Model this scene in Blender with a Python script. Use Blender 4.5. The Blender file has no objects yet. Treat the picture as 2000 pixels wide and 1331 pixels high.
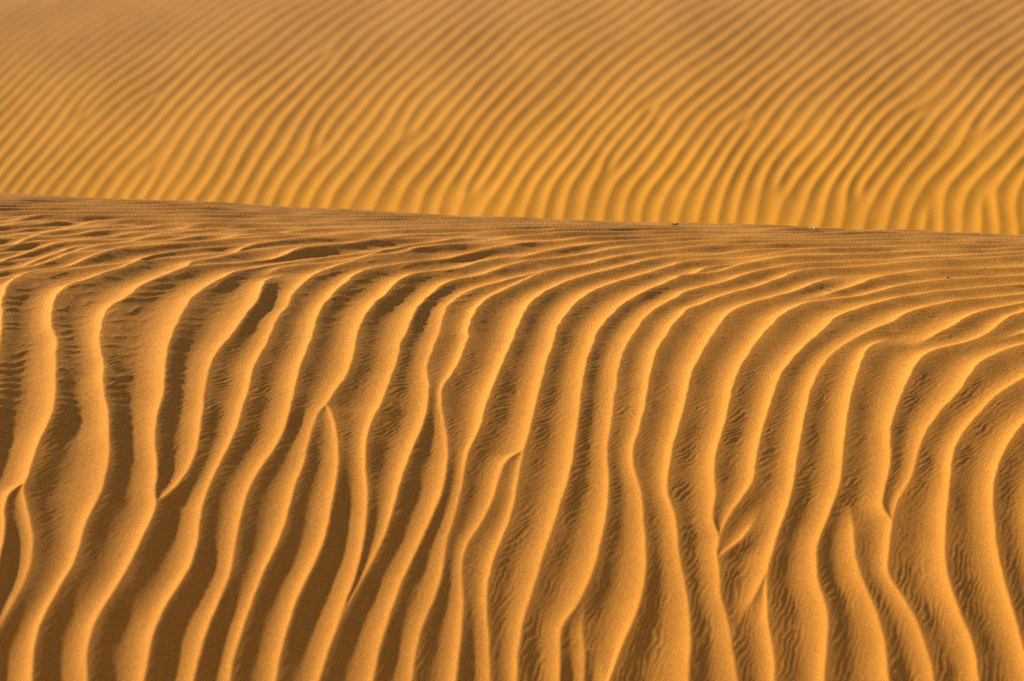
import bpy, math
import numpy as np

rng = np.random.default_rng(7)
scene = bpy.context.scene
R = math.radians

# ------------------------------------------------------------------ camera
PITCH = R(6.0)
cam_d = bpy.data.cameras.new("camera")
cam = bpy.data.objects.new("camera", cam_d)
scene.collection.objects.link(cam)
cam.location = (0, 0, 0)
cam.rotation_euler = (R(90) - PITCH, 0, 0)
cam_d.lens = 100
cam_d.sensor_width = 36
cam_d.clip_start = 0.1
cam_d.clip_end = 6000
cam_d.dof.use_dof = True
cam_d.dof.focus_distance = 10.6
cam_d.dof.aperture_fstop = 2.1
scene.camera = cam

# ------------------------------------------------------------------ light
SUN_EL, SUN_AZ = R(17.8), R(167.0)      # azimuth counted from +x towards +y: sun low on the left, a little behind
world = bpy.data.worlds.new("World")
scene.world = world
world.use_nodes = True
wn = world.node_tree.nodes
sky = wn.new("ShaderNodeTexSky")
sky.sky_type = 'NISHITA'
sky.sun_disc = False
sky.sun_elevation = SUN_EL
sky.sun_rotation = R(90) - SUN_AZ
sky.dust_density = 0.5
sky.air_density = 0.6
sky.altitude = 900
wn["Background"].inputs[1].default_value = 0.05
world.node_tree.links.new(sky.outputs[0], wn["Background"].inputs[0])

sun_d = bpy.data.lights.new("sun", 'SUN')
sun_d.energy = 5.0
sun_d.angle = R(0.55)
sun_d.color = (1.0, 0.945, 0.78)
sun = bpy.data.objects.new("sun", sun_d)
scene.collection.objects.link(sun)
sun.rotation_euler = (R(90) - SUN_EL, 0, SUN_AZ + R(90))
sun.location = (-20, 10, 12)

vs = scene.view_settings
vs.view_transform = 'Standard'
vs.look = 'None'
vs.gamma = 1.0
vs.exposure = 1.98
vs.use_curve_mapping = False
scene.cycles.use_denoising = False        # keep the grain of the sand crisp

# ------------------------------------------------------------------ helpers
FPX = 2000 * 100 / 36.0
FW = np.array([0, math.cos(PITCH), -math.sin(PITCH)])
UPV = np.array([0, math.sin(PITCH), math.cos(PITCH)])

def ray(px, py):
    a = (np.asarray(px, float) - 1000) / FPX
    b = (665.5 - np.asarray(py, float)) / FPX
    return a, FW[1] + UPV[1] * b, FW[2] + UPV[2] * b

def project(x, y, z):
    d = y * FW[1] + z * FW[2]
    u = y * UPV[1] + z * UPV[2]
    return 1000 + FPX * x / d, 665.5 - FPX * u / d

_perm = np.concatenate([rng.permutation(1024)] * 2)
_ga = rng.uniform(0, 2 * np.pi, 1024)
_gx, _gy = np.cos(_ga).astype(np.float32), np.sin(_ga).astype(np.float32)

def noise(x, y, seed=0):
    x = np.asarray(x, np.float64) + seed * 17.31
    y = np.asarray(y, np.float64) + seed * 7.77
    x, y = np.broadcast_arrays(x, y)
    xi = np.floor(x); yi = np.floor(y)
    fx = (x - xi).astype(np.float32); fy = (y - yi).astype(np.float32)
    xi = xi.astype(np.int64) & 1023; yi = yi.astype(np.int64) & 1023
    x1 = (xi + 1) & 1023; y1 = (yi + 1) & 1023
    def g(a, b, dx, dy):
        h = _perm[_perm[a] + b]
        return _gx[h] * dx + _gy[h] * dy
    sx = fx * fx * fx * (fx * (fx * 6 - 15) + 10)
    sy = fy * fy * fy * (fy * (fy * 6 - 15) + 10)
    a = g(xi, yi, fx, fy); b = g(x1, yi, fx - 1, fy)
    c = g(xi, y1, fx, fy - 1); d = g(x1, y1, fx - 1, fy - 1)
    return 1.5 * ((a + sx * (b - a)) * (1 - sy) + (c + sx * (d - c)) * sy)

def smooth1(v, sig, n=None):
    k = int(3 * sig) + 1
    w = np.exp(-0.5 * (np.arange(-k, k + 1) / sig) ** 2); w /= w.sum()
    p = np.concatenate([2 * v[0] - v[1:k + 1][::-1], v, 2 * v[-1] - v[-k - 1:-1][::-1]])
    return np.convolve(p, w, 'valid')

def sstep(a, b, x):
    t = np.clip((x - a) / (b - a), 0, 1)
    return t * t * (3 - 2 * t)

def grid_mesh(name, X, Y, Z):
    nr, nc = X.shape
    co = np.stack([X, Y, Z], -1).reshape(-1, 3).astype(np.float32)
    i = (np.arange(nr - 1)[:, None] * nc + np.arange(nc - 1)[None, :]).ravel()
    q = np.stack([i, i + 1, i + nc + 1, i + nc], -1).astype(np.int32)
    me = bpy.data.meshes.new(name)
    me.vertices.add(len(co)); me.vertices.foreach_set("co", co.ravel())
    me.loops.add(q.size); me.loops.foreach_set("vertex_index", q.ravel())
    me.polygons.add(len(q))
    me.polygons.foreach_set("loop_start", np.arange(0, q.size, 4, dtype=np.int32))
    me.polygons.foreach_set("loop_total", np.full(len(q), 4, dtype=np.int32))
    me.polygons.foreach_set("use_smooth", np.ones(len(q), dtype=bool))
    me.update(calc_edges=True)
    return me

def link(name, me, mat, **props):
    o = bpy.data.objects.new(name, me)
    scene.collection.objects.link(o)
    if mat: me.materials.append(mat)
    for k, v in props.items(): o[k] = v
    return o

# ------------------------------------------------------------------ materials
def sand_material(name, fine_or_glow_col, coarse_or_dim_col, y0, y1, grain_amt):
    """near: golden fine sand low, coarser duller grains towards the crest; far: bounce-light glow painted low"""
    m = bpy.data.materials.new(name); m.use_nodes = True
    nt = m.node_tree; n = nt.nodes; L = nt.links
    bs = n["Principled BSDF"]
    bs.inputs["Roughness"].default_value = 0.9
    bs.inputs["Diffuse Roughness"].default_value = 0.5
    bs.inputs["Specular IOR Level"].default_value = 0.1
    tc = n.new("ShaderNodeTexCoord")
    def tex(scale, detail, rough=0.5):
        t = n.new("ShaderNodeTexNoise"); t.inputs["Scale"].default_value = scale; t.inputs["Detail"].default_value = detail
        t.inputs["Roughness"].default_value = rough
        L.new(tc.outputs["Object"], t.inputs["Vector"]); return t
    def math_(op, a, b):
        q = n.new("ShaderNodeMath"); q.operation = op
        for i, v in enumerate((a, b)):
            if isinstance(v, (int, float)): q.inputs[i].default_value = v
            else: L.new(v, q.inputs[i])
        return q.outputs[0]
    big = tex(1.7, 6, .6); grain = tex(230.0, 3, .75); speck = tex(420.0, 1)
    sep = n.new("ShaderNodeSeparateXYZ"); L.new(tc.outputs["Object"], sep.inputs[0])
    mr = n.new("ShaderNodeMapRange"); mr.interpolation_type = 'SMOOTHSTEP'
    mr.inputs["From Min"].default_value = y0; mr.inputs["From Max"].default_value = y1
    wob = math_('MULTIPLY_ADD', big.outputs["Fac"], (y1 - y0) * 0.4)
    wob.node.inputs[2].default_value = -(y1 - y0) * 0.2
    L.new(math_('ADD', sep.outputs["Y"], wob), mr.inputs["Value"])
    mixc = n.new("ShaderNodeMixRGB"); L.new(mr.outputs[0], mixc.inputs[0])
    mixc.inputs[1].default_value = (*fine_or_glow_col, 1); mixc.inputs[2].default_value = (*coarse_or_dim_col, 1)
    r2 = n.new("ShaderNodeValToRGB"); e = r2.color_ramp.elements
    e[0].position = 0.28; e[0].color = (0.40, 0.36, 0.32, 1)
    e[1].position = 0.74; e[1].color = (1.45, 1.45, 1.45, 1)
    e.new(0.5).color = (1, 1, 1, 1)
    L.new(grain.outputs["Fac"], r2.inputs["Fac"])
    mx = n.new("ShaderNodeMixRGB"); mx.blend_type = 'MULTIPLY'; mx.inputs[0].default_value = grain_amt
    L.new(mixc.outputs["Color"], mx.inputs[1]); L.new(r2.outputs["Color"], mx.inputs[2])
    L.new(mx.outputs["Color"], bs.inputs["Base Color"])
    hsum = math_('ADD', grain.outputs["Fac"], math_('MULTIPLY', speck.outputs["Fac"], 0.4))
    b = n.new("ShaderNodeBump"); b.inputs["Strength"].default_value = grain_amt; b.inputs["Distance"].default_value = 0.0022
    L.new(hsum, b.inputs["Height"]); L.new(b.outputs["Normal"], bs.inputs["Normal"])
    return m

def plain_material(name, c0, c1, scale, rough=0.85):
    m = bpy.data.materials.new(name); m.use_nodes = True
    nt = m.node_tree; n = nt.nodes
    bs = n["Principled BSDF"]; bs.inputs["Roughness"].default_value = rough
    tx = n.new("ShaderNodeTexNoise"); tx.inputs["Scale"].default_value = scale; tx.inputs["Detail"].default_value = 4
    rp = n.new("ShaderNodeValToRGB")
    rp.color_ramp.elements[0].color = (*c0, 1); rp.color_ramp.elements[1].color = (*c1, 1)
    nt.links.new(tx.outputs["Fac"], rp.inputs["Fac"]); nt.links.new(rp.outputs["Color"], bs.inputs["Base Color"])
    return m

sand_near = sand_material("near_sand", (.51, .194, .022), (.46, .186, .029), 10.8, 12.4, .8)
sand_far = sand_material("far_sand", (.58, .228, .015), (.37, .155, .025), 17.3, 21.8, .2)  # brighter orange foot: valley bounce light painted into the sand colour

# ------------------------------------------------------------------ near dune: base form
YT, RAD = 12.33, 7.0
_cxs = np.linspace(-14, 14, 1401)
_cv = np.interp(_cxs, [-14, -6, -4, -2.2, -1.1, 0, 1.1, 2.2, 4, 6, 14],
                [.20, .19, .165, .106, .058, -.002, -.032, -.074, -.135, -.18, -.21])
_cv = smooth1(_cv, 22) - .006

def near_base(x, y):
    s = YT - y
    z = -0.0624 * YT + 0.0624 * s - s * s / (2 * RAD)
    # ease into the hollows in front of and behind the dune
    back = np.clip(-s - 3.0, 0, None)
    z = z + back ** 2 / (2 * RAD) * 0.98
    front = np.clip(s - 5.4, 0, None)
    z = z + front ** 2 / (2 * RAD) * 0.98
    return z + np.interp(x, _cxs, _cv)

def hit_near(px, py, lift=0.009):
    dx, dy, dz = ray(px, py)
    t = np.linspace(6, 12.6, 1200)[:, None]
    g = t * dz - near_base(t * dx, t * dy) - lift
    below = g <= 0
    i = np.where(below.any(0), below.argmax(0), g.argmin(0))
    tt = t[:, 0][i]
    lo, hi = tt - 6.6 / 1199, tt.copy()
    ok = below.any(0)
    for _ in range(25):
        mid = 0.5 * (lo + hi)
        gm = mid * dz - near_base(mid * dx, mid * dy) - lift
        hi = np.where(gm <= 0, mid, hi); lo = np.where(gm <= 0, lo, mid)
    tt = np.where(ok, hi, tt)
    return tt * dx, tt * dy

# ------------------------------------------------------------------ near dune: crest lines of the ripples, traced in the photograph
# tile letter -> origin and scale of the enlargement that the line was read from
TILE = dict(A=(0, 370, 2.831), B=(650, 370, 2.831), C=(1300, 370, 2.831), D=(0, 800, 2.507), E=(650, 800, 2.507),
            F=(1300, 800, 2.507), U=(0, 370, 5), V=(320, 380, 5), W=(640, 390, 5), X=(960, 400, 5), Y=(1280, 420, 5),
            Z=(1600, 430, 5), P=(0, 0, 1))
# s / e: what happens at the lower (s) and upper (e) end: f fades out, m merges, x runs on
CRESTS = [
 ('xx', "P -250,1331 -210,1250 -130,1100 -80,1000 -45,900 -20,780 0,665 4,625 3,595 10,565 35,540 65,528 100,527 125,523 160,510 190,498 240,482 270,476 306,472 V 0,485 180,482 260,455 520,440 620,410 800,395 1100,375 1400,328 1600,320 2000,318"),
 ('xm', "D -180,1331 -50,900 -20,800 0,720 18,640 22,560 18,470 25,425 45,388 105,366"),
 ('xm', "D -150,1331 -40,1120 0,1055 45,980 95,890 140,800 160,700 160,600 140,520 118,430 105,390 140,330 165,240 195,150 240,70 262,0 A 308,1130 305,1040 312,960 308,900 318,830 285,790 278,740 285,670 300,610 U 600,1000 650,955 820,905 1030,825 1210,765 1400,680 1640,615 1830,575 V 400,515 700,488 880,483"),
 ('xx', "D 158,1331 158,1260 163,1180 180,1090 215,1010 290,870 360,760 390,660 415,570 455,490 500,400 525,290 537,190 530,90 528,0 A 590,1200 570,1120 568,1040 575,960 556,920 545,850 560,760 575,700 589,671 U 1100,1140 1280,1050 1330,990 1420,930 1560,870 1720,800 1900,735 V 400,682 660,684 860,650 1050,645 1130,610 1250,565 1400,520 1600,507 1800,495 1880,470 W 350,405 560,385 900,345 1200,335 1290,315 1480,303"),
 ('mx', "V -25,708 100,660 250,640 400,632 520,622 620,590 680,570 780,515 900,483 1100,455 1300,430 1500,400 1750,380 2000,370 W 600,305 930,280 1150,272 1470,262"),
 ('xx', "D 430,1331 420,1250 428,1170 445,1090 485,1000 565,880 630,770 690,650 735,550 770,470 768,450 752,400 768,330 770,260 757,180 757,100 775,0 A 905,1130 908,1040 918,920 945,820 1000,710 1030,650 1080,590 V 400,930 540,850 700,760 850,725 1000,695 1150,660 1290,640 1400,618 1600,600 1850,596 2000,562 W 600,500 760,465 950,425 1200,385 1420,340 1700,330 2000,322"),
 ('mf', "D 770,455 820,430 870,370 925,290 962,200 978,100 992,0 A 1130,1120 1145,1030 1170,950 1215,880 1290,800 1350,710 1410,640 1435,600 V 950,950 960,900 1000,830 1100,782 1230,742 1340,728 1420,722"),
 ('fx', "V 960,800 1080,725 1280,680 1400,673 1620,672 1800,640 2000,600 W 520,540 700,525 850,480 950,465 1200,440 1400,405 1700,380 2000,345 X 620,310 900,280 1100,260 1400,240 1700,225 2000,215"),
 ('xm', "D 705,1331 725,1220 745,1110 800,980 870,870 935,770 965,660 975,560 990,470 1020,380 1065,280 1125,170 1170,60 1180,0 A 1370,1130 1385,1040 1405,970 1465,870 1505,780 1530,710 1590,650 V 1240,1000 1290,940 1400,840 1440,800 1600,735 1750,680 1900,630 W 600,500"),
 ('xx', "D 945,1331 965,1240 995,1140 1030,1030 1080,920 1125,810 1145,700 1165,590 1185,490 1215,390 1270,290 1345,190 1390,100 1418,0 A 1630,1100 1650,1000 1680,920 1720,830 1745,740 1760,690 1790,640 1830,595 W 40,945 130,850 220,780 260,745 380,690 560,650 740,640 860,600 1000,598 1150,590 1300,550 1500,510 1800,440 2000,410 X 220,395 420,398 620,365 900,330 1200,300 1500,280 2000,260 Y 900,155 1500,150"),
 ('xf', "D 1125,1331 1135,1240 1170,1130 1205,1020 1255,880 1310,750 1370,630 1405,520 1430,420 1455,330 1490,260 1500,190 1530,80 1562,0 1602,-28 B 0,1130 70,1040 100,960 120,870 135,800 165,720 190,680 235,630 290,590 W 700,790 850,722 1000,708 1240,688 1380,640 1520,590 1700,560 1800,535 1950,490 X 300,438 520,436 600,432"),
 ('xm', "D 1350,1331 1362,1250 1380,1160 1410,1060 1450,930 1510,810 1570,690 1605,580 1615,500 1635,400 1655,290 1655,200 1645,90 1628,0 1603,-26"),
 ('fx', "X 170,535 260,515 400,482 620,450 920,402 1150,372 1400,350 1700,325 2000,310 Y 600,203 1000,192 1300,188"),
 ('xx', "D 1562,1331 1580,1270 1600,1200 1630,1120 E 40,1010 80,900 120,790 140,700 155,600 165,520 170,430 165,340 157,250 160,160 180,80 220,0 B 285,1140 325,1030 355,940 375,850 405,790 440,700 480,640 530,590 W 1200,785 1330,768 1540,733 1640,690 1720,660 1850,622 2000,590 X 640,525 820,510 1000,470 1200,430 1400,400 1600,390 1800,380 Y 500,262 700,228 850,210 1040,198 1400,196"),
 ('mf', "E 18,1060 50,990 100,910 160,800 220,690 265,580 300,470 320,390 350,290 390,190 440,80 460,0 B 530,1120 530,1070 515,1010 520,960 545,900 570,830 590,770 605,710 620,670 W 1150,1060 1250,960 1350,898 1500,845 1700,800 1830,765 X 330,692 560,642 800,602 960,582 1150,532 1350,490 1600,452 1800,437 Y 400,320 560,285 800,265 1000,250 1400,242 1700,236 2000,215"),
 ('xm', "E 195,1331 215,1220 245,1110 280,1000 320,880 370,770 420,660 475,540 520,440 550,330 562,220 560,150 545,60 530,-20 B 595,1110 610,1080 660,1020 700,950 715,900 745,830 750,760 770,710 795,660 W 1560,970 1640,922 X 0,905 60,868 200,800 300,750 400,705 560,645"),
 ('xx', "E 385,1331 395,1250 410,1160 435,1060 475,970 520,860 540,770 550,660 575,580 605,480 630,380 645,280 660,200 690,150 720,90 740,0 B 870,1130 905,1040 940,950 980,870 1020,770 1050,700 X 330,1020 400,940 500,870 620,800 800,730 900,700 1050,660 1250,610 1420,570 1600,520 1800,490 Y 200,405 400,374 600,368 750,345 950,320 1150,300 1400,285 2000,268"),
 ('xm', "E 600,1331 610,1240 622,1150 632,1040 638,930 632,840 630,740 650,660 710,570 760,490 795,400 815,320 835,250 880,210 930,196"),
 ('xx', "E 768,1331 765,1160 760,1060 750,960 752,880 770,780 805,680 850,570 880,490 895,400 910,310 930,210 965,100 985,0 B 1135,1130 1160,1030 1180,950 1205,890 1225,830 1230,780 X 690,1120 750,1050 800,980 920,890 1000,840 1150,780 1300,730 1500,680 1700,610 1850,570 Y 200,500 400,440 500,426 700,424 900,410 1100,380 1300,365 1500,340 1700,334 2000,320"),
 ('xx', "E 900,1331 900,1260 905,1180 920,1080 940,990 965,930 995,830 1020,740 1050,650 1080,560 1115,450 1150,350 1170,250 1190,120 1205,0 B 1375,1100 1390,1000 1410,920 1440,840 1455,790 X 1130,1120 1230,1010 1350,930 1500,850 1650,790 1850,700 Y 180,645 340,575 480,570 600,560 750,510 830,480 900,470 1100,438 1300,410 1500,402 1700,398 2000,375"),
 ('mm', "Y 335,578 460,512 620,482 760,474 860,474"),
 ('xx', "E 1108,1331 1112,1180 1110,1080 1120,1040 1170,1000 1200,950 1250,850 1290,740 1310,640 1335,540 1345,450 1350,350 1345,260 1342,170 1360,80 1367,0 B 1562,1100 1575,1000 1600,900 1625,850 X 1480,1120 1620,1000 1750,930 1900,870 Y 160,820 350,740 490,690 700,660 760,630 830,600 1000,550 1200,510 1350,475 1500,466 1700,463 2000,447"),
 ('xf', "E 1225,1331 1230,1240 1230,1160 1215,1080 1225,1000 1255,890"),
 ('xf', "E 1320,1331 1315,1200 1330,1160 1390,1080"),
 ('xx', "E 1345,1331 1370,1270 1400,1190 1430,1120 1470,1040 1505,940 1528,840 1533,740 1530,640 1522,560 1518,470 1505,380 1480,310 1465,250 1470,170 1500,90 1523,0 B 1735,1120 1750,1030 1775,930 1800,870 X 1800,1130 1900,1040 Y 260,985 400,885 550,830 740,755 850,742 1000,700 1200,630 1350,570 1550,530 1700,520 1830,516 Z 400,470 600,450 850,420 1000,410 1200,400 1400,380 1700,365 2000,345"),
 ('xf', "F 110,1331 115,1240 120,1150 120,1050 110,940 90,830 65,720 55,600 45,500 10,440 5,330 15,290 30,180 60,90 85,0 C 120,1100 150,990 200,900 250,820 Y 660,1020 750,940 870,880 1000,840 1150,800 1300,765 1400,740 1500,690 1620,640 1740,590 Z 230,525 420,514 520,508"),
 ('mx', "F 262,620 235,560 220,520 235,480 245,420 235,320 240,220 275,110 303,0 C 365,1100 400,1000 450,920 510,830 Y 1110,1100 1190,1020 1260,960 1380,900 1460,860 1520,835 1700,826 1850,812 Z 400,745 600,690 800,640 1000,605 1200,590 1300,575 1600,560 2000,545"),
 ('fx', "Y 1400,845 1460,815 1530,795 1700,760 1850,720 Z 400,630 500,580 600,555 900,520 1100,490 1250,483 1600,482 2000,470"),
 ('xx', "F 350,1331 345,1290 330,1200 315,1100 300,1010 270,930 265,870 262,780 248,720 255,650 275,580 300,530 350,460 405,390 435,320 440,230 470,100 503,0 C 600,1110 640,1010 690,950 750,880 Z 60,1060 130,970 200,930 400,860 600,800 800,750 1000,725 1130,692 1300,688 1430,682 1600,655 1800,640 2000,630"),
 ('mf', "F 268,735 300,690 375,640 420,560 455,490 468,420"),
 ('xx', "F 530,1331 535,1240 520,1150 500,1050 495,930 490,840 500,780 520,700 545,610 580,520 610,430 630,330 640,240 660,130 685,0 C 800,1110 840,1010 890,940 960,870 Z 300,1180 450,1100 600,1040 720,1000 820,930 900,890 1050,850 1200,820 1330,780 1420,768 1600,764 1800,745 2000,715"),
 ('fm', "F 335,1070 380,990 425,930 460,855 498,790"),
 ('xf', "F 775,1331 780,1240 790,1140 795,1040 785,960 765,900 740,830 735,740 740,660 765,590 805,500 840,400 860,320 862,240 875,130 890,0 C 1030,1110 1065,990 1100,900 1150,850 Z 560,1200 680,1140 800,1060 830,1010"),
 ('xf', "F 1090,1331 1085,1250 1075,1150 1050,1050 1020,960 985,880 945,790 925,700 920,620 912,540 905,460 890,400"),
 ('mx', "F 1100,545 1050,480 1055,440 1075,370 1095,300 1102,240 1098,160 1100,80 1125,0 C 1310,1120 1360,1010 1410,930 Z 1160,1250 1400,1210 1550,1160 1680,1080 1780,1000 1870,930 2000,900"),
 ('fx', "Z 830,1245 1000,1180 1200,1090 1340,1020 1440,940 1600,890 1750,850 2000,810"),
 ('xx', "F 1310,1331 1300,1240 1270,1150 1240,1060 1200,980 1150,900 1110,850 1080,790 1085,740 1095,660 1105,580 1115,500 1140,430 1195,350 1220,270 1240,180 1280,90 1355,0 C 1500,1260 1560,1190 1620,1120 1660,1060 1720,970 1800,920 1900,880 1982,855 P 2060,662 2200,630"),
 ('fx', "Z 1740,1190 1850,1130 2000,1090 2300,1010"),
 ('xx', "F 1530,1331 1520,1210 1490,1110 1450,1020 1410,920 1375,800 1365,720 1368,620 1370,540 1380,460 1388,370 1395,280 1410,190 1460,100 1550,0 C 1760,1200 1850,1120 1982,1040 P 2080,700 2250,655"),
 ('xx', "F 1790,1331 1770,1260 1750,1160 1720,1060 1690,950 1660,850 1635,750 1615,640 1608,540 1600,450 1605,360 1630,260 1680,160 1755,60 P 2060,775 2150,725 2300,680"),
 ('xx', "F 2010,1331 1985,1240 1960,1150 1920,1040 1880,930 1850,830 1830,740 1815,640 1805,540 1812,440 1850,330 1900,250 P 2110,840 2180,790 2300,735"),
 # upper left of the near dune
 ('fx', "U 120,795 200,740 350,690 460,640 590,600 680,560 760,535 900,522 1150,518 1300,480 1400,455 1650,440 2000,420"),
 ('xx', "U 0,612 200,580 400,555 480,525 560,500 750,480 1000,465 1150,432 1350,420 1600,395 1900,380"),
 ('xx', "U 0,545 200,520 220,490 330,450 400,410 560,385 700,350 850,320 960,305 1250,298 1500,290 1900,280"),
 ('xx', "U 0,460 150,425 300,410 360,405"),
 ('xx', "U 0,350 200,320 400,285 700,270 1000,264 1300,258"),
 ('xx', "U 0,260 250,230 450,215 800,205 1200,196"),
 ('xx', "U 0,190 300,165 600,150 1000,145"),
 ('xx', "U 0,130 200,115 500,103"),
 ('xx', "X 0,285 430,275 700,265 1000,250 1300,235"),
 ('xx', "X 0,215 500,210 900,205"),
]

def parse(s):
    out = []; til = None
    for w in s.split():
        if w in TILE: til = TILE[w]; continue
        a, b = w.split(','); out.append((til[0] + float(a) / til[2], til[1] + float(b) / til[2]))
    return np.array(out)

# rows of the near dune's grid (world y), finer where the slope faces the camera
_ym = [7.75]
while _ym[-1] < 12.75:
    _ym.append(_ym[-1] + np.interp(_ym[-1], [7.7, 9, 11, 12.5], [.0042, .005, .0075, .010]))
rows = np.array(_ym)
front = 7.75 - np.cumsum(np.geomspace(.006, .5, 36)); front = front[front > 2.0]
backr = rows[-1] + np.cumsum(np.geomspace(.012, .4, 34)); backr = backr[backr < 17.2]
rows_all = np.concatenate([front[::-1], rows, backr])
NR = len(rows_all)

ends = []
lines = []          # (x per row, weight per row)
for flag, s in CRESTS:
    p = parse(s)
    x, y = hit_near(p[:, 0], p[:, 1])
    o = np.argsort(p[:, 1] * -1 + 0.0, kind='stable')
    for i in range(1, len(y)):                       # lower end first: world y must grow
        y[i] = max(y[i], y[i - 1] + 0.004)
    w = np.ones_like(x)
    xa, ya = list(x), list(y)
    def slope(i0, i1, lim):
        return float(np.clip((xa[i1] - xa[i0]) / (ya[i1] - ya[i0]), -lim, lim))
    if flag[0] == 'x':
        k = min(3, len(xa) - 1)
        sl = slope(0, k, 1.6); sl = min(sl, 1.6)
        xa.insert(0, xa[0] - sl * 3.0 * 0.5); ya.insert(0, ya[0] - 1.5)
    if flag[1] == 'x':
        k = max(-4, -len(xa)); sl = float(np.clip(slope(k, -1, 3.0), 0.5, 2.2))
        xa.append(xa[-1] + sl * 1.2); ya.append(ya[-1] + 1.2)
    xa, ya = np.array(xa), np.array(ya)
    # dense, smooth course
    yd = np.linspace(ya[0], ya[-1], max(40, int((ya[-1] - ya[0]) / 0.004)))
    xd = np.interp(yd, ya, xa)
    sg = min(7.0, len(yd) / 12)
    xs = smooth1(xd, sg)
    if flag[0] == 'm': xs[0] = xd[0]
    xr = np.interp(rows_all, yd, xs, left=np.nan, right=np.nan)
    wr = np.where(np.isnan(xr), 0, 1.0)
    fl = 0.16
    if flag[0] == 'f': wr = wr * sstep(ya[0], ya[0] + fl, rows_all)
    if flag[1] == 'f': wr = wr * (1 - sstep(ya[-1] - fl * 1.5, ya[-1], rows_all))
    lines.append([xr, wr])
    ends.append((flag, ya[0], ya[-1]))

# a crest that merges ends exactly on its neighbour
orig = [ln[0].copy() for ln in lines]
merges = []
for k, (flag, y0, y1) in enumerate(ends):
    for side, ye in ((0, y0), (1, y1)):
        if flag[side] != 'm': continue
        val = np.where(~np.isnan(orig[k]))[0]
        r = val[0] if side == 0 else val[-1]
        best = min((abs(orig[j][r] - orig[k][r]), j) for j in range(len(orig)) if j != k and not np.isnan(orig[j][r]))
        if best[0] > 0.12: continue
        j = best[1]
        d = orig[j][r] - orig[k][r]
        merges.append((k, j, r))
        near = np.exp(-((rows_all - rows_all[r]) / 0.09) ** 2)
        lines[k][0] = lines[k][0] + d * near

# ripples run on outside the picture
def shifted(src, d, n):
    for k in range(1, n + 1):
        xr, wr = lines[src]
        j = noise(rows_all * 0.9 + k * 3.7, np.full(NR, k * 1.3)) * 0.03
        lines.append([np.where(np.isnan(xr), np.nan, xr + d * k + j), wr.copy()])
shifted(0, -0.13, 16)
right_src = [i for i, c in enumerate(CRESTS) if c[1].startswith('F 2010')][0]
shifted(right_src, 0.14, 16)

# small irregularity of every crest; scalloped towards the top
for k, ln in enumerate(lines):
    xr = ln[0]
    yy = rows_all
    am = np.interp(yy, [8, 9.4, 10.4, 12], [.0012, .002, .0045, .006])
    ln[0] = xr + am * noise(yy * 14, np.full(NR, k * 2.1), 3) + 0.5 * am * noise(yy * 34, np.full(NR, k * 2.1), 4)

# columns: a fan that is finest where the photograph looks
NCV = 1120
cf = np.linspace(-0.1885, 0.1885, NCV)               # x / y inside the view
outw = np.cumsum(np.geomspace(.0006, .09, 44))
cf_all = np.concatenate([-(0.1885 + outw[::-1]), cf, 0.1885 + outw])
XN = rows_all[:, None] * cf_all[None, :] * np.where(rows_all < 6, 6 / np.maximum(rows_all, 1), 1)[:, None]
YN = np.repeat(rows_all[:, None], XN.shape[1], 1)
NC = XN.shape[1]

slopes = [np.gradient(ln[0], rows_all) for ln in lines]
H = np.zeros((NR, NC)); UU = np.zeros((NR, NC)); GP = np.zeros((NR, NC)); ST = np.zeros((NR, NC))
UT = 0.58

def flank(u):
    return sstep(0.02, 0.12, u) * (1 - sstep(0.55, 0.8, u))

def seg(x, L, Rr, HL, HR, g, a, ut):
    u = np.clip((x - L) / np.maximum(Rr - L, 1e-6), 0, 1)
    T = 0.5 * (HL + HR) - a * np.where(g < .05, np.maximum(g, 1e-6) ** .6 * .05 ** .4, g)     # narrow gaps stay deep almost to the fork
    v = np.clip(u / ut, 0, 1)
    left = 0.50 * (0.5 + 0.5 * np.cos(np.pi * v)) + 0.50 * (1 - v) ** 1.3
    right = np.clip((u - ut) / (1 - ut), 0, 1) ** 2.5
    return T + np.where(u < ut, (HL - T) * left, (HR - T) * right), u

# regional height of the ripples (ratio of height to spacing)
def ratio(x, y):
    px, py = project(x, y, near_base(x, y))
    a = np.interp(py, [380, 430, 520, 640, 800, 1331], [.165, .145, .104, .080, .072, .066])
    lr = np.interp(px, [0, 500, 900, 1400, 2000], [1.28, 1.15, 1.03, .97, 1.02])
    k = sstep(560, 900, py)
    return a * (1 + (lr - 1) * k)

RATIO = ratio(XN, YN) * (1 + 0.13 * noise(XN * 2.4, YN * 1.3, 11))
UTN = UT + 0.05 * noise(XN * 2.1, YN * 1.1, 12)
CAPG = 0.19
NL = len(lines)
LX = np.stack([ln[0] for ln in lines]); LW = np.stack([ln[1] for ln in lines]); LS = np.nan_to_num(np.stack(slopes))
LW = np.where(np.isnan(LX), 0, LW)
HK = np.full((NL, NR), np.nan)
for r in range(NR):                       # first pass: height of each crest from the space beside it
    act = np.where(LW[:, r] > 0.5)[0]
    if len(act) < 3: continue
    act = act[np.argsort(LX[act, r])]
    cg = 1 / np.sqrt(1 + LS[act, r] ** 2)
    gap = np.minimum(np.diff(LX[act, r]) * 0.5 * (cg[1:] + cg[:-1]), CAPG)
    gl = np.concatenate([[gap[0]], gap]); gr = np.concatenate([gap, [gap[-1]]])
    HK[act, r] = (0.7 * np.maximum(gl, gr) + 0.15 * (gl + gr)) * np.interp(LX[act, r], XN[r], RATIO[r])
for k in range(NL):                       # even it out along the crest
    ok = ~np.isnan(HK[k])
    if ok.sum() < 2: HK[k] = 0.008; continue
    v = np.interp(np.arange(NR), np.where(ok)[0], HK[k][ok])
    HK[k] = smooth1(v, 14)
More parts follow.
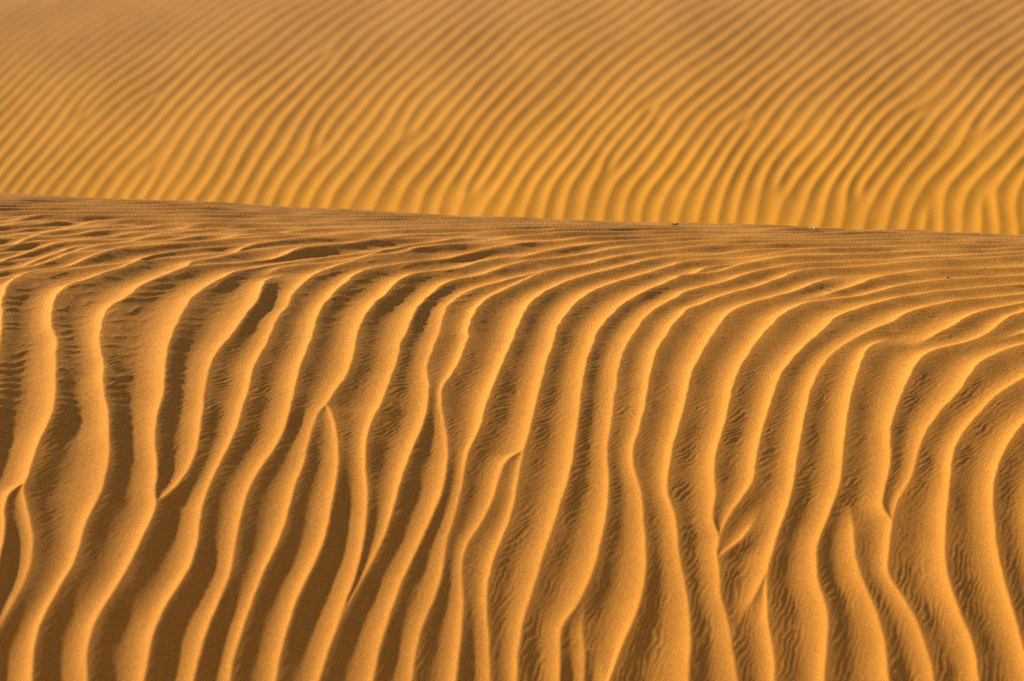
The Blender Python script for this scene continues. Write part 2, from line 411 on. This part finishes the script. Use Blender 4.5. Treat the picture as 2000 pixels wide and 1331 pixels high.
for (k, j, r) in merges:                  # at a fork both arms have one height and one course
    nr_ = np.exp(-((rows_all - rows_all[r]) / 0.16) ** 2)
    HK[k] = HK[k] + (HK[j][r] - HK[k][r]) * nr_
    LS[k] = LS[k] * (1 - nr_) + LS[j][r] * nr_
for r in range(NR):
    sol = np.where(LW[:, r] > 0.999)[0]; weak = np.where((LW[:, r] > 0.002) & (LW[:, r] <= 0.999))[0]
    if len(sol) < 3: continue
    sol = sol[np.argsort(LX[sol, r])]
    pad = lambda v, d: np.concatenate([[v[0] - d], v, [v[-1] + d]])
    cx = pad(LX[sol, r], .13); cs = pad(LS[sol, r], 0); hk = pad(HK[sol, r], 0)
    x = XN[r]
    cosg = 1 / np.sqrt(1 + cs ** 2)
    gap = np.minimum(np.diff(cx) * 0.5 * (cosg[1:] + cosg[:-1]), CAPG)
    i = np.clip(np.searchsorted(cx, x) - 1, 0, len(cx) - 2)
    h, u = seg(x, cx[i], cx[i + 1], hk[i], hk[i + 1], gap[i], RATIO[r], UTN[r])
    g = gap[i]
    st = flank(u)
    for k in weak:
        xm, cm, wm, hm = LX[k, r], 1 / math.sqrt(1 + LS[k, r] ** 2), LW[k, r], HK[k, r]
        j = int(np.clip(np.searchsorted(cx, xm) - 1, 0, len(cx) - 2))
        sel = np.where(i == j)[0]
        if len(sel) == 0: continue
        g1 = min(max(xm - cx[j], 1e-4) * 0.5 * (cosg[j] + cm), CAPG); g2 = min(max(cx[j + 1] - xm, 1e-4) * 0.5 * (cm + cosg[j + 1]), CAPG)
        xx = x[sel]; isl = xx < xm
        ha, ua = seg(xx, cx[j], xm, hk[j], hm, g1, RATIO[r][sel], UTN[r][sel])
        hb, ub = seg(xx, xm, cx[j + 1], hm, hk[j + 1], g2, RATIO[r][sel], UTN[r][sel])
        hn = np.where(isl, ha, hb); un = np.where(isl, ua, ub)
        h[sel] = h[sel] * (1 - wm) + hn * wm
        st[sel] = st[sel] * (1 - wm) + flank(un) * wm
        u[sel] = np.where(wm > .5, un, u[sel]); g[sel] = g[sel] * (1 - wm) + np.where(isl, g1, g2) * wm
    H[r] = h; UU[r] = u; GP[r] = g; ST[r] = st

def blur2(A, n=1):
    for _ in range(n):
        B = A.copy(); B[1:-1] = 0.25 * A[:-2] + 0.5 * A[1:-1] + 0.25 * A[2:]
        A = B.copy(); A[:, 1:-1] = 0.25 * B[:, :-2] + 0.5 * B[:, 1:-1] + 0.25 * B[:, 2:]
    return A
_tz = 1 - sstep(440, 560, project(XN, YN, near_base(XN, YN))[1])
H = (1 - _tz) * (0.6 * H + 0.4 * blur2(H, 1)) + _tz * blur2(H, 4)

# close-set ripples that run almost along the brow of the dune
_th = R(25)
_q = -(-XN * math.sin(_th) + YN * math.cos(_th)) / 0.118 + 0.55 * noise(XN * 0.9, YN * 1.1, 91) + 0.22 * noise(XN * 2.6, YN * 2.9, 92)
_u = _q - np.floor(_q); _v = np.clip(_u / .58, 0, 1)
_hp = np.where(_u < .58, 0.5 * (0.5 + 0.5 * np.cos(np.pi * _v)) + 0.5 * (1 - _v) ** 1.3, np.clip((_u - .58) / .42, 0, 1) ** 1.9)
_hp = _hp * 0.118 * 0.175 * (0.8 + 0.5 * noise(XN * 1.7, YN * 1.9, 93))
_w = sstep(10.95, 11.45, YN + 0.25 * noise(XN * 1.5, YN * 1.5, 94)) * 0.85
H = H * (1 - _w) + _hp * _w

PXN, PYN = project(XN, YN, near_base(XN, YN))

# secondary ripples that cross the windward flanks
def streaks(ang, lam, seed):
    c, s_ = math.cos(ang), math.sin(ang)
    a = XN * c + YN * s_; b = -XN * s_ + YN * c
    ph = b / lam + 0.85 * noise(a / .12, b / .055, seed) + 0.42 * noise(a / .05, b / .028, seed + 1) + 0.9 * noise(a / .4, b / .3, seed + 2)
    f = np.abs(2 * (ph - np.floor(ph)) - 1)
    return (1.0 - 2 * (1 - f) ** 0.75) * (0.40 + 0.60 * sstep(-.35, .4, noise(a / .10, b / .06, seed + 3)))

stoss = ST
wa = sstep(950, 1250, PYN + 0.10 * (PXN - 1000))
wb = sstep(560, 760, PYN - 0.05 * (PXN - 300)) * (1 - wa)
wc = 1 - wa - wb
patch = 0.45 + 0.55 * sstep(-0.25, 0.35, noise(XN * 3.2, YN * 2.2, 21))
mic = wa * streaks(R(71), .0165, 31) + wb * streaks(R(50), .0175, 36) + wc * streaks(R(18), .024, 41)
mic = mic * stoss * patch * np.interp(PYN, [420, 520, 640, 1331], [.5, .9, 1.0, 1.15]) * 0.00047
mic *= np.clip(GP / 0.10, 0, 1.2) * (1 - 0.55 * sstep(900, 1050, PYN) * (1 - sstep(600, 1100, PXN)))
# larger finger ripples in the upper left
wf = sstep(500, 560, PYN) * (1 - sstep(720, 900, PYN)) * (1 - sstep(230, 420, PXN))
wf2 = sstep(470, 530, PYN) * (1 - sstep(590, 680, PYN)) * (1 - sstep(900, 1120, PXN)) * (1 - wf) * 0.6
_fp = np.cumsum(np.concatenate([[0], np.diff(rows_all) / np.interp(rows_all[1:], [8.5, 9.6, 10.2, 10.9], [.055, .06, .085, .105])]))[:, None]
_fp = _fp - XN * 8.0 + 0.75 * noise(XN * 5, YN * 4, 52) + 0.35 * noise(XN * 16, YN * 11, 53)
fing = np.abs(2 * (_fp - np.floor(_fp)) - 1) ** 2.6 * (0.3 + 0.7 * sstep(-.4, .25, noise(XN * 9, YN * 7, 54))) * (1 - 0.5 * UU)
mic += (wf + wf2) * sstep(0, .06, UU) * (1 - sstep(.5, .85, UU)) * fing * 0.0020
# gentle unevenness
und = 0.0010 * noise(XN * 9, YN * 6, 61) + 0.00012 * noise(XN * 40, YN * 26, 62)
topz = 1 - sstep(480, 600, PYN)
und += topz * (0.0030 * noise(XN * 4.5 - YN * 2.4, YN * 3.4 + XN * 1.2, 65))
# wind-scooped hollows below the crest
for (hx, hy) in [(50,438),(112,430),(172,425),(124,456),(230,433),(268,434),(294,443),(220,466),(386,450),(24,478),(40,492),(120,480),(100,508),
                 (296,483),(330,508),(374,496),(596,455),(580,443),(484,437),(456,486),(440,508),(574,500),(536,516),(620,468),
                 (700,522),(790,470),(904,448),(886,460),(898,468),(910,482),(1020,476),(1020,458),(800,488),(904,502),(866,521),(898,539),
                 (970,433),(820,502),(1036,474),(1040,492),(1056,460),(1334,524),(1392,491),(1392,522),(1570,572),(1636,525),(1660,544),(1720,484),
                 (1720,499),(1790,490),(1900,510),(1910,484),(1940,471),(1860,466),(1680,536),(1670,458)]:
    cx_, cy_ = hit_near(np.array([hx + 16.0]), np.array([hy + 3.0])); cx_, cy_ = float(cx_[0]), float(cy_[0])
    r0, r1 = np.searchsorted(rows_all, [cy_ - .4, cy_ + .4])
    ddx = XN[r0:r1] - cx_; ddy = YN[r0:r1] - cy_
    a_ = ddx * .80 + ddy * .60; b_ = -ddx * .60 + ddy * .80
    und[r0:r1] -= (.3 if hy > 505 else 1) * rng.uniform(.0025, .0060) * np.exp(-0.5 * ((a_ / rng.uniform(.06, .10)) ** 2 + (b_ / rng.uniform(.030, .045)) ** 2))
vis = np.interp(YN, [4, 7, 13, 15], [0, 1, 1, .3])
ZN = near_base(XN, YN) + (H + mic + und) * vis
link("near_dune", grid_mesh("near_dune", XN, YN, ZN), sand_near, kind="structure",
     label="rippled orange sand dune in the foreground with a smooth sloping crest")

# ------------------------------------------------------------------ far dune
def far_base(x, y):
    q = y - 18.0
    z = -1.1 + 0.42 * q - 0.0244 * q * q
    z = np.where(q < -1.2, -1.1 + 0.42 * -1.2 - 0.0244 * 1.44 + (0.42 + .0586) * (q + 1.2) + 0.10 * (q + 1.2) ** 2, z)
    z = np.where(q > 13, z + 0.0244 * (q - 13) ** 2 * .97, z)
    return z + 0.05 * np.sin(x * 0.45 + 0.6) - 0.012 * x

rows_f = np.concatenate([np.linspace(15.0, 17.2, 12)[:-1], np.linspace(17.2, 23.2, 620), 23.2 + np.cumsum(np.geomspace(.015, .9, 40))])
cfo = np.cumsum(np.geomspace(.002, .06, 24))
cff = np.concatenate([-(0.195 + cfo[::-1]), np.linspace(-0.195, 0.195, 720), 0.195 + cfo])
XF = rows_f[:, None] * cff[None, :]
YF = np.repeat(rows_f[:, None], XF.shape[1], 1)
ZF = far_base(XF, YF)
PX, PY = project(XF, YF, ZF)
PYc = np.clip(PY, -120, 520)
# course of the ripples: direction steepens down the slope
ys = np.linspace(-120, 520, 641)
cotr = smooth1(np.interp(ys, [-120, 0, 50, 100, 200, 300, 350, 385, 420, 520], [2.4, 1.85, 1.6, 1.36, 1.10, .93, .76, .40, .22, .2]), 8)
cotl = smooth1(np.interp(ys, [-120, 0, 50, 100, 200, 300, 350, 400, 520], [2.6, 2.1, 1.7, 1.38, 1.12, .95, .85, .75, .7]), 8)
cotr *= .88; cotl *= .88
Cr = np.cumsum(cotr) - np.cumsum(cotr)[360]; Cl = np.cumsum(cotl) - np.cumsum(cotl)[360]
wr_ = sstep(450, 950, PX)
S = PX + np.interp(PYc, ys, Cr) * wr_ + np.interp(PYc, ys, Cl) * (1 - wr_)
sg_ = np.linspace(-1500, 4500, 3001)
lam = np.interp(sg_, [-1500, 0, 150, 400, 700, 1300, 1900, 4500], [28, 26, 29, 36, 39, 37, 40.5, 42])
Fg = np.cumsum(2.0 / lam)
F = np.interp(S, sg_, Fg)
F += 0.30 * noise(PX / 190, PYc / 120, 71) + 0.05 * noise(PX / 85, PYc / 62, 72)
amp = np.ones_like(F)
for (dx, dy, s) in [(621, 284, 1), (636, 110, -1), (800, 255, 1), (926, 371, 1), (162, 222, 1),
                    (300, 192, -1), (297, 330, -1), (1193, 328, 1), (1270, 216, -1), (1453, 240, -1), 
                    (1800, 221, -1), (1915, 256, 1), (1520, 370, 1), (1680, 384, 1), (1811, 404, -1), (1925, 390, -1)]:
    ax, ay = PX - dx, PYc - dy
    F += s * np.arctan2(ax, -ay) / (2 * np.pi)          # one ripple more below (or above) this point; the cut runs straight down
    amp *= 1 - 0.75 * np.exp(-(ax * ax + ay * ay) / (2 * 10.0 ** 2))
uf = F - np.floor(F)
prof = np.where(uf < .53, np.clip(1 - uf / .53, 0, 1) ** 1.5, np.clip((uf - .53) / .47, 0, 1) ** 1.6)
fade = 1 - 0.55 * (1 - sstep(-10, 130, PYc + 0.30 * (PX - 260))) * (1 - sstep(300, 800, PX))
fade *= 0.72 + 0.28 * sstep(150, 500, PX + 0.0 * PY)
fade *= np.interp(YF, [15, 17, 23.5, 30], [.2, 1, 1, .3])
HF = prof * 0.0062 * amp * fade * np.interp(PYc, [-20, 170, 350, 440], [.80, 1, 1, .62]) * (1 + 0.18 * noise(PX / 160, PYc / 90, 75))
ZF = ZF + HF + 0.0012 * noise(XF * 7, YF * 5, 76) + 0.010 * noise(XF * 1.3, YF * 0.9, 77)
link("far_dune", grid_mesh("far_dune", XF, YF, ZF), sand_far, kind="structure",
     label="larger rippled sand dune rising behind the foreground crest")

# ------------------------------------------------------------------ surrounding desert floor
gx = np.concatenate([-np.geomspace(3000, 30, 24), np.linspace(-25, 25, 26), np.geomspace(30, 3000, 24)])
GX, GY = np.meshgrid(gx, gx + 14)
GZ = -4.2 + 0.5 * noise(GX / 40, GY / 40, 81) + np.clip(np.hypot(GX, GY - 14) / 300, 0, 1) * 4 * noise(GX / 260, GY / 260, 82)
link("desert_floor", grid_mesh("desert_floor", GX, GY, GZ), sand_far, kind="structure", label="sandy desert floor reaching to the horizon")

# ------------------------------------------------------------------ small litter on the near dune
def top_near(px, py):
    x, y = hit_near(np.array([px]), np.array([py]), 0.004)
    x, y = float(x[0]), float(y[0])
    r = int(np.argmin(np.abs(rows_all - y))); c = int(np.argmin(np.abs(XN[r] - x)))
    return x, y, float(ZN[r, c])

def blade(name, length, width, thick, curl, n=9, twist=0.4):
    """a dry curled scrap: tapered strip with thickness"""
    v, f = [], []
    for i in range(n):
        t = i / (n - 1)
        w = width * (math.sin(math.pi * (0.08 + 0.88 * t)) ** 0.8) * (1 + 0.18 * math.sin(9 * t + 1))
        x = (t - .5) * length
        z = curl * (4 * (t - .5) ** 2) + 0.15 * curl * math.sin(11 * t)
        a = twist * (t - .5) * 2
        for (ly, lz) in ((-w / 2, 0.0), (0, -thick), (w / 2, 0.0), (0, thick)):
            v.append((x, ly * math.cos(a) - lz * math.sin(a) + 0.12 * length * t * t, z + ly * math.sin(a) + lz * math.cos(a)))
    for i in range(n - 1):
        for k in range(4):
            a, b = i * 4 + k, i * 4 + (k + 1) % 4
            f.append((a, b, b + 4, a + 4))
    f += [(3, 2, 1, 0), tuple((n - 1) * 4 + k for k in range(4))]
    me = bpy.data.meshes.new(name); me.from_pydata(v, [], f); me.update()
    return me

dark_leaf = plain_material("dark_leaf", (.030, .018, .008), (.075, .040, .015), 120)
straw = plain_material("straw", (.46, .32, .09), (.60, .46, .16), 150)
husk = plain_material("husk", (.07, .03, .01), (.13, .06, .02), 160)
stone = plain_material("stone", (.06, .04, .025), (.14, .09, .05), 200)

def place(o, px, py, lift, rz, rx=0.0):
    x, y, z = top_near(px, py)
    o.location = (x, y, z + lift); o.rotation_euler = (rx, 0, rz)

o = link("dry_leaf", blade("dry_leaf", .034, .016, .0025, .006), dark_leaf, label="tiny dark dry leaf scrap lying on the crest of the near dune", category="leaf")
place(o, 1318, 447, .007, R(12), R(25))
o = link("straw_piece", blade("straw_piece", .030, .013, .0045, .004), straw, label="tiny pale straw piece on the near dune's crest", category="straw")
place(o, 1588, 455, .010, R(-14), R(20))
o = link("seed_husk", blade("seed_husk", .022, .011, .003, .004), husk, label="small dark brown seed husk between two ripples on the right", category="husk")
place(o, 1604, 566, .006, R(20), R(15))

def pebble_mesh(name, r):
    import bmesh
    bm = bmesh.new(); bmesh.ops.create_icosphere(bm, subdivisions=2, radius=r)
    for v in bm.verts:
        k = 1 + 0.25 * float(noise(v.co.x / r * 1.1 + 3, v.co.y / r * 1.1 + v.co.z / r))
        v.co.x *= k * 1.25; v.co.y *= k; v.co.z *= k * .7
    me = bpy.data.meshes.new(name); bm.to_mesh(me); bm.free()
    return me
o = link("pebble", pebble_mesh("pebble", .0065), stone, label="tiny dark pebble on a bright ripple near the right edge", category="pebble")
place(o, 1850, 548, .004, 0.3)
